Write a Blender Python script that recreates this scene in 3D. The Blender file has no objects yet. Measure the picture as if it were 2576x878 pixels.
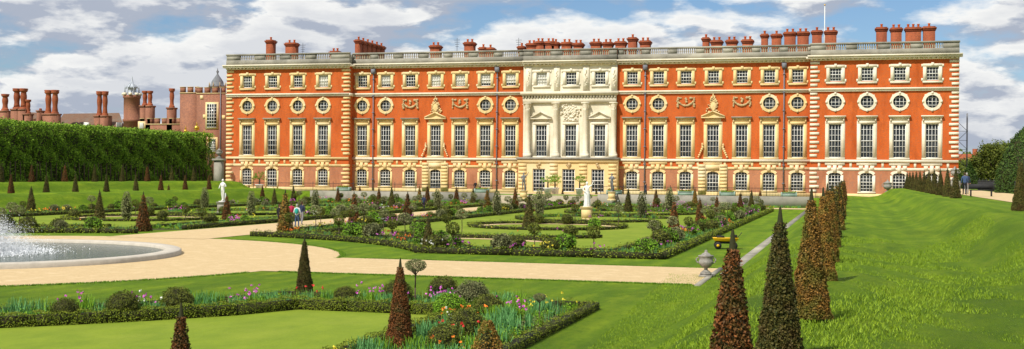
import bpy, math, numpy as np
from mathutils import Matrix, Vector
rng=np.random.default_rng(7)
R=math.radians
# ---------------- survey of the site (metres; X along facade, Y towards palace, Z=0 garden floor)
F=3100.; TH=R(15.3); ROLL=R(.5)
M=Matrix.Rotation(TH,3,'Z')@Matrix.Rotation(math.pi/2,3,'X')@Matrix.Rotation(ROLL,3,'Z')
EYE=Vector((0,0,4))
def ray(x,y): return M@Vector(((x-1288)/F,-(y-439)/F,-1))
def gp(x,y,Z=0.):
    d=ray(x,y); t=(Z-4)/d.z; return Vector((d.x*t,d.y*t,Z))
def fp(x,y,Y):
    d=ray(x,y); t=Y/d.y; return Vector((d.x*t,Y,4+d.z*t))
def row(x,X,y=450):
    d=ray(x,y); t=X/d.x; return d.y*t
scn=bpy.context.scene
# ---------------- geometry batch
class G:
    def __init__(s): s.V=[];s.F=[];s.M=[];s.n=0;s.mats=[]
    def add(s,V,Fc,mat):
        V=np.asarray(V,dtype=float).reshape(-1,3);Fc=np.asarray(Fc,dtype=int).reshape(-1,4)
        if mat not in s.mats: s.mats.append(mat)
        s.V.append(V);s.F.append(Fc+s.n);s.M.append(np.full(len(Fc),s.mats.index(mat)));s.n+=len(V)
    def mesh(s,name,smooth=False):
        V=np.concatenate(s.V);Fc=np.concatenate(s.F);Mi=np.concatenate(s.M)
        me=bpy.data.meshes.new(name)
        me.vertices.add(len(V));me.vertices.foreach_set('co',V.ravel())
        me.loops.add(len(Fc)*4);me.loops.foreach_set('vertex_index',Fc.ravel().astype(np.int32))
        me.polygons.add(len(Fc));me.polygons.foreach_set('loop_start',(np.arange(len(Fc))*4).astype(np.int32))
        try: me.polygons.foreach_set('loop_total',np.full(len(Fc),4,dtype=np.int32))
        except Exception: pass
        me.polygons.foreach_set('material_index',Mi.astype(np.int32))
        if smooth: me.polygons.foreach_set('use_smooth',np.ones(len(Fc),dtype=bool))
        for m in s.mats: me.materials.append(m)
        me.update(calc_edges=True)
        return me
    def make(s,name,parent=None,smooth=False,loc=(0,0,0)):
        return place(name,s.mesh(name,smooth),loc,parent)
def place(name,me,loc=(0,0,0),parent=None,rot=0,sc=1):
    o=bpy.data.objects.new(name,me);scn.collection.objects.link(o)
    o.location=loc;o.rotation_euler=(0,0,rot);o.scale=(sc,sc,sc) if not hasattr(sc,'__len__') else sc
    if parent: o.parent=parent
    return o
def empty(name,loc=(0,0,0)):
    o=bpy.data.objects.new(name,None);scn.collection.objects.link(o);o.location=loc;return o
BF=[[0,3,2,1],[4,5,6,7],[0,1,5,4],[1,2,6,5],[2,3,7,6],[3,0,4,7]]
def box(g,x0,x1,y0,y1,z0,z1,m):
    g.add([[x0,y0,z0],[x1,y0,z0],[x1,y1,z0],[x0,y1,z0],[x0,y0,z1],[x1,y0,z1],[x1,y1,z1],[x0,y1,z1]],BF,m)
def quad(g,a,b,c,d,m): g.add([a,b,c,d],[[0,1,2,3]],m)
def lathe(g,cx,cy,prof,m,n=12,wob=None):
    a=np.arange(n)*2*math.pi/n; V=[]
    for i,(r,z) in enumerate(prof):
        rr=max(r,.001)*(np.ones(n) if wob is None else 1+wob*np.sin(a*7+i*.3))
        V.append(np.stack([cx+rr*np.cos(a),cy+rr*np.sin(a),np.full(n,z)],1))
    V=np.concatenate(V);Fc=[]
    for i in range(len(prof)-1):
        for k in range(n):
            k2=(k+1)%n;Fc.append([i*n+k,i*n+k2,(i+1)*n+k2,(i+1)*n+k])
    g.add(V,Fc,m)
def cyl(g,cx,cy,z0,z1,r0,r1,m,n=12): lathe(g,cx,cy,[(0,z0),(r0,z0),(r1,z1),(0,z1)],m,n)
def limb(g,p0,p1,r0,r1,m,n=6):
    p0=np.array(p0,float);p1=np.array(p1,float);d=p1-p0;d/=np.linalg.norm(d)+1e-9
    u=np.cross(d,[0,0,1.]) if abs(d[2])<.9 else np.cross(d,[1.,0,0]);u/=np.linalg.norm(u);v=np.cross(d,u)
    a=np.arange(n)*2*math.pi/n;c=np.outer(np.cos(a),u)+np.outer(np.sin(a),v)
    V=np.concatenate([p0+c*.001,p0+c*r0,p1+c*r1,p1+c*.001]);Fc=[]
    for i in range(3):
        for k in range(n):
            k2=(k+1)%n;Fc.append([i*n+k,i*n+k2,(i+1)*n+k2,(i+1)*n+k])
    g.add(V,Fc,m)
def unit(n):
    v=rng.normal(size=(n,3));return v/np.linalg.norm(v,axis=1,keepdims=True)
def leaves(g,P,size,m,N=None,k=.8,asp=.6):
    P=np.asarray(P);n=len(P)
    if n==0: return
    nn=unit(n)
    if N is not None:
        nn=N+k*nn;nn/=np.linalg.norm(nn,axis=1,keepdims=True)
    a=np.cross(nn,unit(n));a/=np.linalg.norm(a,axis=1,keepdims=True)+1e-9;b=np.cross(nn,a)
    s=(size*rng.uniform(.6,1.35,n))[:,None];a=a*s*.5;b=b*s*.5*asp
    V=np.stack([P-a,P+b,P+a,P-b],1).reshape(-1,3)
    g.add(V,np.arange(4*n).reshape(-1,4),m)
def blades(g,P,h,n,m,w=.02,spread=.45,droop=0):
    P=np.repeat(np.asarray(P),n,axis=0);k=len(P)
    b=P+np.c_[rng.normal(size=(k,2))*h*.12,np.zeros(k)]
    an=rng.uniform(0,2*math.pi,k);sp=rng.uniform(.1,1,k)*spread*h;hh=h*rng.uniform(.6,1.1,k)
    t=b+np.c_[np.cos(an)*sp,np.sin(an)*sp,hh]
    an2=rng.uniform(0,2*math.pi,k);s=np.c_[np.cos(an2)*w,np.sin(an2)*w,np.zeros(k)]*.5
    V=np.stack([b-s,b+s,t+s*.3,t-s*.3],1).reshape(-1,3)
    g.add(V,np.arange(4*k).reshape(-1,4),m)
# ---------------- materials
def newmat(name):
    m=bpy.data.materials.new(name);m.use_nodes=True;nt=m.node_tree
    return m,nt,nt.nodes['Principled BSDF']
def mixc(nt,f,a,b,bt='MIX'):
    n=nt.nodes.new('ShaderNodeMix');n.data_type='RGBA';n.blend_type=bt
    for sock,v in ((n.inputs[0],f),(n.inputs[6],a),(n.inputs[7],b)):
        if hasattr(v,'is_output'): nt.links.new(v,sock)
        elif hasattr(v,'__len__'): sock.default_value=(*v,1)
        else: sock.default_value=v
    return n.outputs[2]
def noise(nt,scale,det=4,rough=.6,vec=None,stretch=None):
    n=nt.nodes.new('ShaderNodeTexNoise');n.inputs['Scale'].default_value=scale
    n.inputs['Detail'].default_value=det;n.inputs['Roughness'].default_value=rough
    if vec is None: vec=nt.nodes.new('ShaderNodeTexCoord').outputs['Object']
    if stretch:
        mp=nt.nodes.new('ShaderNodeMapping');mp.inputs['Scale'].default_value=stretch
        nt.links.new(vec,mp.inputs[0]);vec=mp.outputs[0]
    nt.links.new(vec,n.inputs['Vector']);return n.outputs[0]
def ramp(nt,f,a,b):
    n=nt.nodes.new('ShaderNodeMapRange');n.inputs[1].default_value=a;n.inputs[2].default_value=b
    nt.links.new(f,n.inputs[0]);return n.outputs[0]
def bump(nt,bs,h,st,dist=.05):
    b=nt.nodes.new('ShaderNodeBump');b.inputs['Strength'].default_value=st;b.inputs['Distance'].default_value=dist
    nt.links.new(h,b.inputs['Height']);nt.links.new(b.outputs[0],bs.inputs['Normal'])
def math_n(nt,a,k):
    n=nt.nodes.new('ShaderNodeMath');n.operation='MULTIPLY';nt.links.new(a,n.inputs[0]);n.inputs[1].default_value=k;return n.outputs[0]
def solid(name,c1,c2=None,scale=3,rough=.8,c3=None,bmp=.3,spec=.2,metal=0,stretch=None):
    m,nt,bs=newmat(name);c2=c2 or tuple(v*.7 for v in c1)
    f=ramp(nt,noise(nt,scale,6,.65,stretch=stretch),.32,.68);c=mixc(nt,f,c1,c2)
    if c3: c=mixc(nt,ramp(nt,noise(nt,scale*.17,4),.5,.75),c,c3)
    nt.links.new(c,bs.inputs['Base Color']);bs.inputs['Roughness'].default_value=rough
    bs.inputs['Specular IOR Level'].default_value=spec;bs.inputs['Metallic'].default_value=metal
    if bmp: bump(nt,bs,noise(nt,scale*6,4),bmp,.03)
    return m
def leafm(name,a,b,c=None,p=.6):
    m,nt,bs=newmat(name);ge=nt.nodes.new('ShaderNodeNewGeometry');oi=nt.nodes.new('ShaderNodeObjectInfo')
    r=ge.outputs['Random Per Island'];col=mixc(nt,r,a,b)
    if c: col=mixc(nt,ramp(nt,noise(nt,3.5,3),p-.12,p+.08),col,c)
    hs=nt.nodes.new('ShaderNodeHueSaturation');nt.links.new(col,hs.inputs['Color'])
    mr=nt.nodes.new('ShaderNodeMapRange');mr.inputs[3].default_value=.8;mr.inputs[4].default_value=1.25
    nt.links.new(oi.outputs['Random'],mr.inputs[0]);nt.links.new(mr.outputs[0],hs.inputs['Value'])
    nt.links.new(hs.outputs[0],bs.inputs['Base Color']);bs.inputs['Roughness'].default_value=.6
    bs.inputs['Specular IOR Level'].default_value=.15
    return m
def brickm(name,a,b,c):
    m,nt,bs=newmat(name)
    col=mixc(nt,ramp(nt,noise(nt,.35,5),.35,.65),a,b)
    col=mixc(nt,ramp(nt,noise(nt,3.2,5,.85,stretch=(1,1,2.2)),.42,.62),col,c)
    col=mixc(nt,math_n(nt,ramp(nt,noise(nt,.7,6,.7,stretch=(1,1,.3)),.48,.7),.6),col,tuple(v*.5 for v in b))
    nt.links.new(col,bs.inputs['Base Color']);bs.inputs['Roughness'].default_value=.9;bs.inputs['Specular IOR Level'].default_value=.1
    bump(nt,bs,noise(nt,9,5,.8),.6,.05);return m
BRICK=brickm('brick_orange',(.64,.135,.024),(.52,.098,.018),(.42,.115,.042))
BRICKL=brickm('brick_ground_storey',(.50,.21,.10),(.42,.16,.08),(.34,.17,.11))
BRICKC=brickm('brick_chimney',(.42,.12,.048),(.30,.08,.038),(.21,.075,.045))
BRICKT=brickm('brick_tudor',(.38,.17,.10),(.30,.13,.08),(.20,.10,.075))
STY=solid('stone_yellow',(.74,.56,.27),(.66,.49,.23),1.2,c3=(.70,.62,.42))
STW=solid('stone_white',(.78,.72,.58),(.68,.61,.46),1.2,c3=(.54,.48,.35))
STG=solid('stone_grey',(.32,.30,.25),(.18,.17,.14),.8,c3=(.42,.39,.31))
STS=solid('stone_steps',(.42,.36,.25),(.30,.26,.19),1.5)
STB=solid('stone_carved',(.58,.43,.22),(.36,.26,.14),4)
WOOD=solid('white_paint',(.8,.8,.76),(.7,.7,.66),2,bmp=0)
DARK=solid('black_iron',(.025,.025,.028),(.04,.04,.04),3)
LEAD=solid('lead_grey',(.22,.23,.25),(.13,.14,.15),3)
PIPE=solid('pipe_grey',(.20,.21,.24),(.14,.14,.16),3)
GOLD=solid('gilt',(.8,.5,.08),(.6,.35,.05),3,rough=.3,metal=.9)
TILE=solid('roof_tile',(.20,.11,.07),(.13,.08,.055),3,c3=(.16,.13,.1))
def glassm():
    m,nt,bs=newmat('window_glass')
    c=mixc(nt,ramp(nt,noise(nt,.45,3),.4,.65),(.012,.016,.022),(.05,.055,.06));nt.links.new(c,bs.inputs['Base Color'])
    bs.inputs['Roughness'].default_value=.15;bs.inputs['Specular IOR Level'].default_value=.3;bump(nt,bs,noise(nt,1.6,2),.25,.08);return m
GLASS=glassm()
BLIND=solid('window_blind',(.62,.6,.5),(.5,.48,.42),1,bmp=0)
def grassm():
    m,nt,bs=newmat('grass')
    c=mixc(nt,ramp(nt,noise(nt,.2,5,.6),.35,.65),(.165,.27,.012),(.115,.205,.010))
    c=mixc(nt,ramp(nt,noise(nt,.8,7,.72,stretch=(1,.4,1)),.46,.72),c,(.26,.345,.018))
    c=mixc(nt,ramp(nt,noise(nt,4,7,.8,stretch=(1,.6,1)),.5,.72),c,(.07,.14,.008))
    c=mixc(nt,math_n(nt,ramp(nt,noise(nt,.4,4,.6,stretch=(1.4,.3,1)),.50,.66),.7),c,(.075,.145,.009))
    w=nt.nodes.new('ShaderNodeTexWave');w.inputs['Scale'].default_value=.3;w.inputs['Distortion'].default_value=1.2
    w.inputs['Detail'].default_value=3
    tc=nt.nodes.new('ShaderNodeTexCoord');nt.links.new(tc.outputs['Object'],w.inputs['Vector'])
    c=mixc(nt,math_n(nt,w.outputs[1],.38),c,(.085,.16,.012))
    nt.links.new(c,bs.inputs['Base Color']);bs.inputs['Roughness'].default_value=.85;bs.inputs['Specular IOR Level'].default_value=.1
    bump(nt,bs,noise(nt,5,9,.85),1.0,.12);return m
GRASS=grassm()
LAWN=solid('lawn_turf',(.20,.265,.018),(.145,.21,.014),1.1,c3=(.24,.285,.03),stretch=(1,.5,1),rough=.95,bmp=.6)
GRAVEL=solid('gravel',(.62,.46,.25),(.50,.37,.20),9,c3=(.66,.51,.30),rough=.95,bmp=.6)
SOIL=solid('soil',(.075,.055,.025),(.04,.045,.015),6)
WATER,ntw,bw=newmat('pond_water');bw.inputs['Base Color'].default_value=(.05,.07,.045,1);bw.inputs['Roughness'].default_value=.12;bw.inputs['Specular IOR Level'].default_value=.16
bump(ntw,bw,noise(ntw,5,5),.7,.07)
YRUST=leafm('yew_rust',(.045,.030,.010),(.25,.085,.024),(.060,.060,.014))
YOLIVE=leafm('yew_olive',(.03,.045,.010),(.15,.12,.028),(.08,.05,.016))
YOR=leafm('yew_orange',(.09,.055,.014),(.36,.18,.035),(.15,.14,.025),p=.55)
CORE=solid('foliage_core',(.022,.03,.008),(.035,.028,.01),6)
BOX=leafm('box_leaf',(.07,.11,.010),(.28,.33,.025))
BALLD=leafm('ball_leaf_dark',(.035,.055,.008),(.15,.16,.022))
BALLG=leafm('ball_leaf_grey',(.08,.10,.035),(.28,.28,.12))
SHRUB=leafm('shrub_leaf',(.06,.14,.008),(.20,.37,.025))
LILY=leafm('lily_leaf',(.04,.14,.03),(.15,.34,.12))
LIME=leafm('lime_leaf',(.24,.30,.015),(.44,.46,.03))
HEDGE=leafm('hornbeam_leaf',(.045,.12,.006),(.27,.43,.03))
TREEL=leafm('tree_leaf',(.04,.07,.01),(.17,.20,.03))
CONIF=leafm('conifer_leaf',(.012,.035,.006),(.06,.10,.015))
BARK=solid('bark',(.12,.085,.055),(.06,.045,.03),8)
petal=leafm
MAG=petal('tulip_magenta',(.45,.04,.35),(.7,.2,.62));ORG=petal('tulip_orange',(.7,.12,.02),(.8,.3,.04));WHT=petal('petal_white',(.7,.7,.6),(.8,.8,.75));YEL=petal('petal_yellow',(.75,.6,.04),(.8,.7,.1));RED=petal('petal_red',(.45,.02,.02),(.6,.05,.04))
# ---------------- terrain
AX=-40.1
def hgt(X,Y):
    d=abs(X-AX)
    def ss(a,b,t):
        t=min(max((t-a)/(b-a),0),1);return t*t*(3-2*t)
    z=1.7*ss(35.2,38.7,d)+1.0*ss(43.4,45.4,d)-.16*math.exp(-((d-42.2)/1.3)**2)
    if Y>161: 
        k=ss(161,166,Y); 
        z=z*(1-k)+1.3*k if d>35.4 else (1.3 if Y>165.05 else z)
    if Y>400 or d>400: z=min(z,1.3)
    return z
xs=sorted(set([-4000,-1500,-600,-300,-200,-150,-120]+[AX+s*v for s in(-1,1) for v in list(np.arange(35,46.2,.3))+[30,20,10,50,60,80]]+[AX,60,90,150,300,700,1500,4000]))
ys=[-300,-100,-40,-10]+list(np.arange(0,60,1.))+list(np.arange(60,160,2.5))+[160,161,162,163,164,165,165.1,166,168,172,180,200,240,300,420,600,1000,2000,5000]
g=G();V=[[x,y,hgt(x,y)+ (0.05*math.sin(x*2.1+y*.7)*math.sin(y*.9+x*.3)+.035*math.sin(y*1.7+x*3.3)+.04*math.sin(y*.5-x*1.3) if 35.8<abs(x-AX)<46 else 0)] for y in ys for x in xs]
nx=len(xs);Fc=[[j*nx+i,j*nx+i+1,(j+1)*nx+i+1,(j+1)*nx+i] for j in range(len(ys)-1) for i in range(nx-1)]
g.add(V,Fc,GRASS);g.make('ground_grass',smooth=True)
# gravel
g=G();PC=(AX,49.)
def ring(g,c,r0,r1,z,m,n=96):
    a=np.arange(n)*2*math.pi/n
    V=np.concatenate([np.stack([c[0]+r*np.cos(a),c[1]+r*np.sin(a),np.full(n,z)],1) for r in(r0,r1)])
    g.add(V,[[k,(k+1)%n+0,n+(k+1)%n,n+k] for k in range(n)],m)
def sheet(g,x0,x1,y0,y1,z,m): quad(g,(x0,y0,z),(x1,y0,z),(x1,y1,z),(x0,y1,z),m)
ring(g,PC,9.5,17.6,.012,GRAVEL)
sheet(g,AX+17,-5.3,45.4,53.8,.018,GRAVEL);sheet(g,-75,AX-17,45.4,53.8,.018,GRAVEL)
sheet(g,AX-3.3,AX+3.3,65.5,158,.024,GRAVEL);sheet(g,AX-3.3,AX+3.3,-20,32,.024,GRAVEL)
sheet(g,-74,-5,155,160.5,.03,GRAVEL)
g.make('gravel_path')
g=G();sheet(g,-140,60,166.6,178,1.32,GRAVEL);g.make('palace_terrace_gravel')
g=G();sheet(g,8.6,13.5,-30,161,2.724,GRAVEL);g.make('upper_walk_gravel')
g=G();box(g,-5.0,-4.5,50,156,-.1,.06,STG);box(g,-5.4,-5.2,45,54,-.1,.05,STG);g.make('stone_edging')
g=G()
for (xa,xb,yy) in((AX+18,-5.5,45.3),(AX+18,-5.5,53.9)):
    n=5000;blades(g,np.c_[rng.uniform(xa,xb,n),yy+rng.normal(size=n)*.07,np.zeros(n)],.06,1,SHRUB,w=.03,spread=.9)
n=9000;a=rng.uniform(-1.3,1.3,n);a=a[np.abs(a*17.6)>4.5];rr=17.65+rng.normal(size=len(a))*.07
blades(g,np.c_[PC[0]+rr*np.cos(a),PC[1]+rr*np.sin(a),np.zeros(len(a))],.06,1,SHRUB,w=.03,spread=.9)
g.make('grass_verge')
# retaining wall and steps
g=G();box(g,-75.5,-47.5,164.9,165.35,-.2,1.42,STG);box(g,-33,-4.6,164.9,165.35,-.2,1.42,STG)
for k in range(8): box(g,-47.5,-33,163+k*.32,165.9,-.1+.0,.17*(k+1)-.02,STS)
g.make('terrace_wall_steps')
# ---------------- palace
pal=empty('baroque_brick_palace',(0,0,0))
gw,gt,gg,gb,gr=G(),G(),G(),G(),G()
def sash(xc,w,z0,z1,Y,nx,nz,blind=0):
    x0,x1=xc-w/2,xc+w/2
    if blind: 
        zb=z0+(z1-z0)*rng.uniform(0,.3);quad(gg,(x0,Y+.31,zb),(x1,Y+.31,zb),(x1,Y+.31,z1),(x0,Y+.31,z1),BLIND)
    quad(gg,(x0,Y+.33,z0),(x1,Y+.33,z0),(x1,Y+.33,z1),(x0,Y+.33,z1),GLASS)
    y0,y1=Y+.2,Y+.27
    for xa in(x0,x1-.1): box(gb,xa,xa+.1,y0-.02,y1,z0,z1,WOOD)
    for za in(z0,z1-.1,(z0+z1)/2-.05): box(gb,x0+.1,x1-.1,y0-.01,y1,za,za+.1,WOOD)
    for i in range(1,nx):
        x=x0+w*i/nx;box(gb,x-.027,x+.027,y0+.012,y1,z0+.1,z1-.1,WOOD)
    for i in range(1,nz):
        z=z0+(z1-z0)*i/nz;box(gb,x0+.1,x1-.1,y0+.02,y1,z-.027,z+.027,WOOD)
def reveal(x0,x1,z0,z1,Y,m,d=.34):
    quad(gw,(x0,Y,z0),(x0,Y,z1),(x0,Y+d,z1),(x0,Y+d,z0),m);quad(gw,(x1,Y,z0),(x1,Y+d,z0),(x1,Y+d,z1),(x1,Y,z1),m)
    quad(gw,(x0,Y,z0),(x0,Y+d,z0),(x1,Y+d,z0),(x1,Y,z0),m);quad(gw,(x0,Y,z1),(x1,Y,z1),(x1,Y+d,z1),(x0,Y+d,z1),m)
def wall(x0,x1,z0,z1,Y,holes,mf,extra=()):
    X=sorted(set([x0,x1]+[h[0] for h in holes]+[h[1] for h in holes]));Z=sorted(set([z0,z1]+[h[2] for h in holes]+[h[3] for h in holes]+list(extra)))
    for i in range(len(X)-1):
        for j in range(len(Z)-1):
            xc,zc=(X[i]+X[i+1])/2,(Z[j]+Z[j+1])/2
            if any(h[0]<xc<h[1] and h[2]<zc<h[3] for h in holes): continue
            quad(gw,(X[i],Y,Z[j]),(X[i+1],Y,Z[j]),(X[i+1],Y,Z[j+1]),(X[i],Y,Z[j+1]),mf(zc))
def archhead(xc,w,zs,rise,Y,mfill,st,ztop):
    n=10
    for k in range(n):
        t0,t1=-1+2*k/n,-1+2*(k+1)/n
        za,zb=zs+rise*math.sqrt(max(0,1-t0*t0)),zs+rise*math.sqrt(max(0,1-t1*t1))
        xa,xb=xc+t0*w/2,xc+t1*w/2
        quad(gw,(xa,Y+.01,za),(xb,Y+.01,zb),(xb,Y+.01,ztop),(xa,Y+.01,ztop),mfill)
        quad(gw,(xa,Y+.01,za),(xb,Y+.01,zb),(xb,Y+.3,zb),(xa,Y+.3,za),st)
        f=1+.6/w; xa2,xb2=xc+t0*w/2*f,xc+t1*w/2*f
        quad(gt,(xa,Y-.07,za),(xb,Y-.07,zb),(xb2,Y-.07,zb+.32),(xa2,Y-.07,za+.32),st)
        quad(gt,(xa2,Y-.07,za+.32),(xb2,Y-.07,zb+.32),(xb2,Y,zb+.32),(xa2,Y,za+.32),st)
def win_ground(xc,Y,st,z0=2.0,w=1.75,door=False):
    if door: z0=1.4
    zt=4.72
    sash(xc,w,z0,zt,Y,4,6);reveal(xc-w/2,xc+w/2,z0,zt,Y,st)
    archhead(xc,w,zt-.42,.36,Y,st,st,zt)
    for s in(-1,1):
        xa=xc+s*(w/2+.15);box(gt,xa-.15,xa+.15,Y-.07,Y+.02,z0,zt-.42,st)
    box(gt,xc-w/2-.35,xc+w/2+.35,Y-.12,Y+.02,z0-.2,z0,st)
    box(gt,xc-.25,xc+.25,Y-.17,Y+.02,4.7,5.7,st)
    for s in(-1,1): box(gt,xc+s*.75-.28,xc+s*.75+.28,Y-.06,Y+.02,5.05,5.7,st)
    return (xc-w/2,xc+w/2,z0,zt)
def win_main(xc,Y,st,w=1.72,hood=True,z0=6.75,z1=11.5):
    sash(xc,w,z0,z1,Y,4,6);reveal(xc-w/2,xc+w/2,z0,z1,Y,st)
    for s in(-1,1):
        xa=xc+s*(w/2+.2);box(gt,xa-.2,xa+.2,Y-.09,Y+.02,z0,z1,st)
        xa=xc+s*(w/2+.42);box(gt,xa-.06,xa+.06,Y-.04,Y+.02,z0,z1+.4,st)
    box(gt,xc-w/2-.4,xc+w/2+.4,Y-.1,Y+.02,z1,z1+.38,st)
    box(gt,xc-w/2-.3,xc+w/2+.3,Y-.06,Y+.02,z1+.38,z1+.95,st)
    box(gt,xc-w/2-.5,xc+w/2+.5,Y-.16,Y+.02,z0-.25,z0,st)
    if hood:
        box(gt,xc-w/2-.6,xc+w/2+.6,Y-.5,Y+.02,z1+.95,z1+1.12,STW if st is STW else STG);box(gt,xc-w/2-.5,xc+w/2+.5,Y-.32,Y+.02,z1+.82,z1+.95,st)
        for s in(-1,1): box(gt,xc+s*(w/2+.3)-.1,xc+s*(w/2+.3)+.1,Y-.22,Y+.02,z1+.3,z1+.82,st)
    return (xc-w/2,xc+w/2,z0,z1)
def win_round(xc,Y,st,zc=14.55):
    r=.92;q=1.0;n=32
    quad(gg,(xc-q,Y+.3,zc-q),(xc+q,Y+.3,zc-q),(xc+q,Y+.3,zc+q),(xc-q,Y+.3,zc+q),GLASS)
    for k in range(n):
        a0,a1=2*math.pi*k/n,2*math.pi*(k+1)/n
        P=lambda a,rr,y:(xc+rr*math.cos(a),y,zc+rr*math.sin(a))
        def S(a):
            c,s=math.cos(a),math.sin(a);f=q/max(abs(c),abs(s));return (xc+c*f,Y+.003,zc+s*f)
        quad(gw,P(a0,r,Y+.003),P(a1,r,Y+.003),S(a1),S(a0),st)
        quad(gw,P(a0,r,Y),P(a1,r,Y),P(a1,r,Y+.3),P(a0,r,Y+.3),st)
        quad(gt,P(a0,r-.04,Y-.13),P(a1,r-.04,Y-.13),P(a1,1.28,Y-.09),P(a0,1.28,Y-.09),st)
        quad(gt,P(a0,1.28,Y-.09),P(a1,1.28,Y-.09),P(a1,1.3,Y+.01),P(a0,1.3,Y+.01),st)
        quad(gt,P(a0,r-.04,Y-.13),P(a1,r-.04,Y-.13),P(a1,r-.04,Y+.05),P(a0,r-.04,Y+.05),st)
    for i in(-.5,0,.5):
        L=math.sqrt(r*r-i*i)
        box(gb,xc+i-.03,xc+i+.03,Y+.2,Y+.26,zc-L,zc+L,WOOD);box(gb,xc-L,xc+L,Y+.21,Y+.265,zc+i-.03,zc+i+.03,WOOD)
    for dx,dz in((0,1.2),(0,-1.2),(1.2,0),(-1.2,0)): box(gt,xc+dx-.13,xc+dx+.13,Y-.19,Y,zc+dz-.17,zc+dz+.17,st)
    return (xc-q,xc+q,zc-q,zc+q)
def win_attic(xc,Y,st,blind=0):
    w=1.62;z0,z1=17.45,19.35
    sash(xc,w,z0,z1,Y,4,4,blind);reveal(xc-w/2,xc+w/2,z0,z1,Y,st)
    for s in(-1,1):
        xa=xc+s*(w/2+.22);box(gt,xa-.22,xa+.22,Y-.09,Y+.02,z0-.1,z1,st)
        for zz in(z0-.1,z1-.05): box(gt,xc+s*(w/2+.55)-.11,xc+s*(w/2+.55)+.11,Y-.07,Y+.02,zz,zz+.4,st)
    box(gt,xc-w/2-.44,xc+w/2+.44,Y-.1,Y+.02,z1,z1+.4,st);box(gt,xc-w/2-.5,xc+w/2+.5,Y-.2,Y+.02,z0-.36,z0-.1,st)
    box(gt,xc-.18,xc+.18,Y-.16,Y,z1+.05,z1+.55,st)
    return (xc-w/2,xc+w/2,z0,z1)
def pediment(x0,x1,z,hh,Y,st):
    xm=(x0+x1)/2
    box(gt,x0,x1,Y-.45,Y+.02,z,z+.18,st)
    for a,b in(((x0,z+.18),(xm,z+.18+hh)),((xm,z+.18+hh),(x1,z+.18))):
        V=[]
        for y in(Y-.45,Y+.02):
            V+=[[a[0],y,a[1]],[b[0],y,b[1]],[b[0],y,b[1]+.2],[a[0],y,a[1]+.2]]
        gt.add(V,[[0,1,2,3],[4,7,6,5],[0,4,5,1],[3,2,6,7],[0,3,7,4],[1,5,6,2]],st)
    gt.add([[x0,Y-.12,z+.18],[x1,Y-.12,z+.18],[xm,Y-.12,z+.18+hh],[xm,Y-.12,z+.18+hh]],[[0,1,2,3]],st)
def carve(P,size,m=STB,n=7):
    for p in P:
        pr=[(0,-1),(.8,-.6),(1,0),(.8,.6),(0,1)];s=size*rng.uniform(.7,1.3)
        lathe(gt,p[0],p[1],[(r*s,p[2]+z*s) for r,z in pr],m,n)
def festoon(xc,Y,z=14.9):
    P=[]
    for t in np.linspace(-1,1,13):
        P.append((xc+t*1.05,Y-.08,z-.1-.55*(1-t*t)))
    for s in(-1,1):
        for k in range(6): P.append((xc+s*1.15+rng.uniform(-.08,.08),Y-.08,z+.5-k*.25))
    P+=[(xc+t,Y-.06,z+.45) for t in(-.9,-.7,.7,.9)]
    for k in range(4): P.append((xc+rng.uniform(-.1,.1),Y-.1,z-.1+k*.15))
    carve(P,.17)
def cartouche(xc,Y,z=13.3):
    for k in range(70):
        t=rng.uniform(0,1);carve([(xc+rng.uniform(-1,1)*(1.15-.95*t),Y-.12,z+t*2.3)],.13,STB if k%2 else STY)
    n=14
    for k in range(n):
        a0,a1=2*math.pi*k/n,2*math.pi*(k+1)/n
        quad(gt,(xc,Y-.34,z+.95),(xc+.38*math.cos(a0),Y-.28,z+.95+.55*math.sin(a0)),(xc+.38*math.cos(a1),Y-.28,z+.95+.55*math.sin(a1)),(xc,Y-.34,z+.95),STY)
        carve([(xc+.46*math.cos(a0),Y-.25,z+.95+.64*math.sin(a0))],.1,STY)
    carve([(xc,Y-.2,z+2.3),(xc,Y-.2,z+2.55),(xc-.22,Y-.2,z+2.1),(xc+.22,Y-.2,z+2.1)],.13,STY)
segs=[('L',570,878,178.5,[622,685,749,813],STY),('WL',878,1318,180.,[911,970,1032,1096,1157,1221,1284],STY),
('C',1318,1552,179.6,[1362,1436,1509],STW),('WR',1552,2038,180.,[1590,1656,1725,1794,1866,1935,2006],STY),('R',2038,2412,178.5,[2101,2181,2263,2345],STW)]
X_=lambda x,Y:fp(x,300,Y).x
edges=[X_(570,178.5),X_(878,178.5),X_(1318,180),X_(1552,180),X_(2038,178.5),X_(2412,178.5)]
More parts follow.
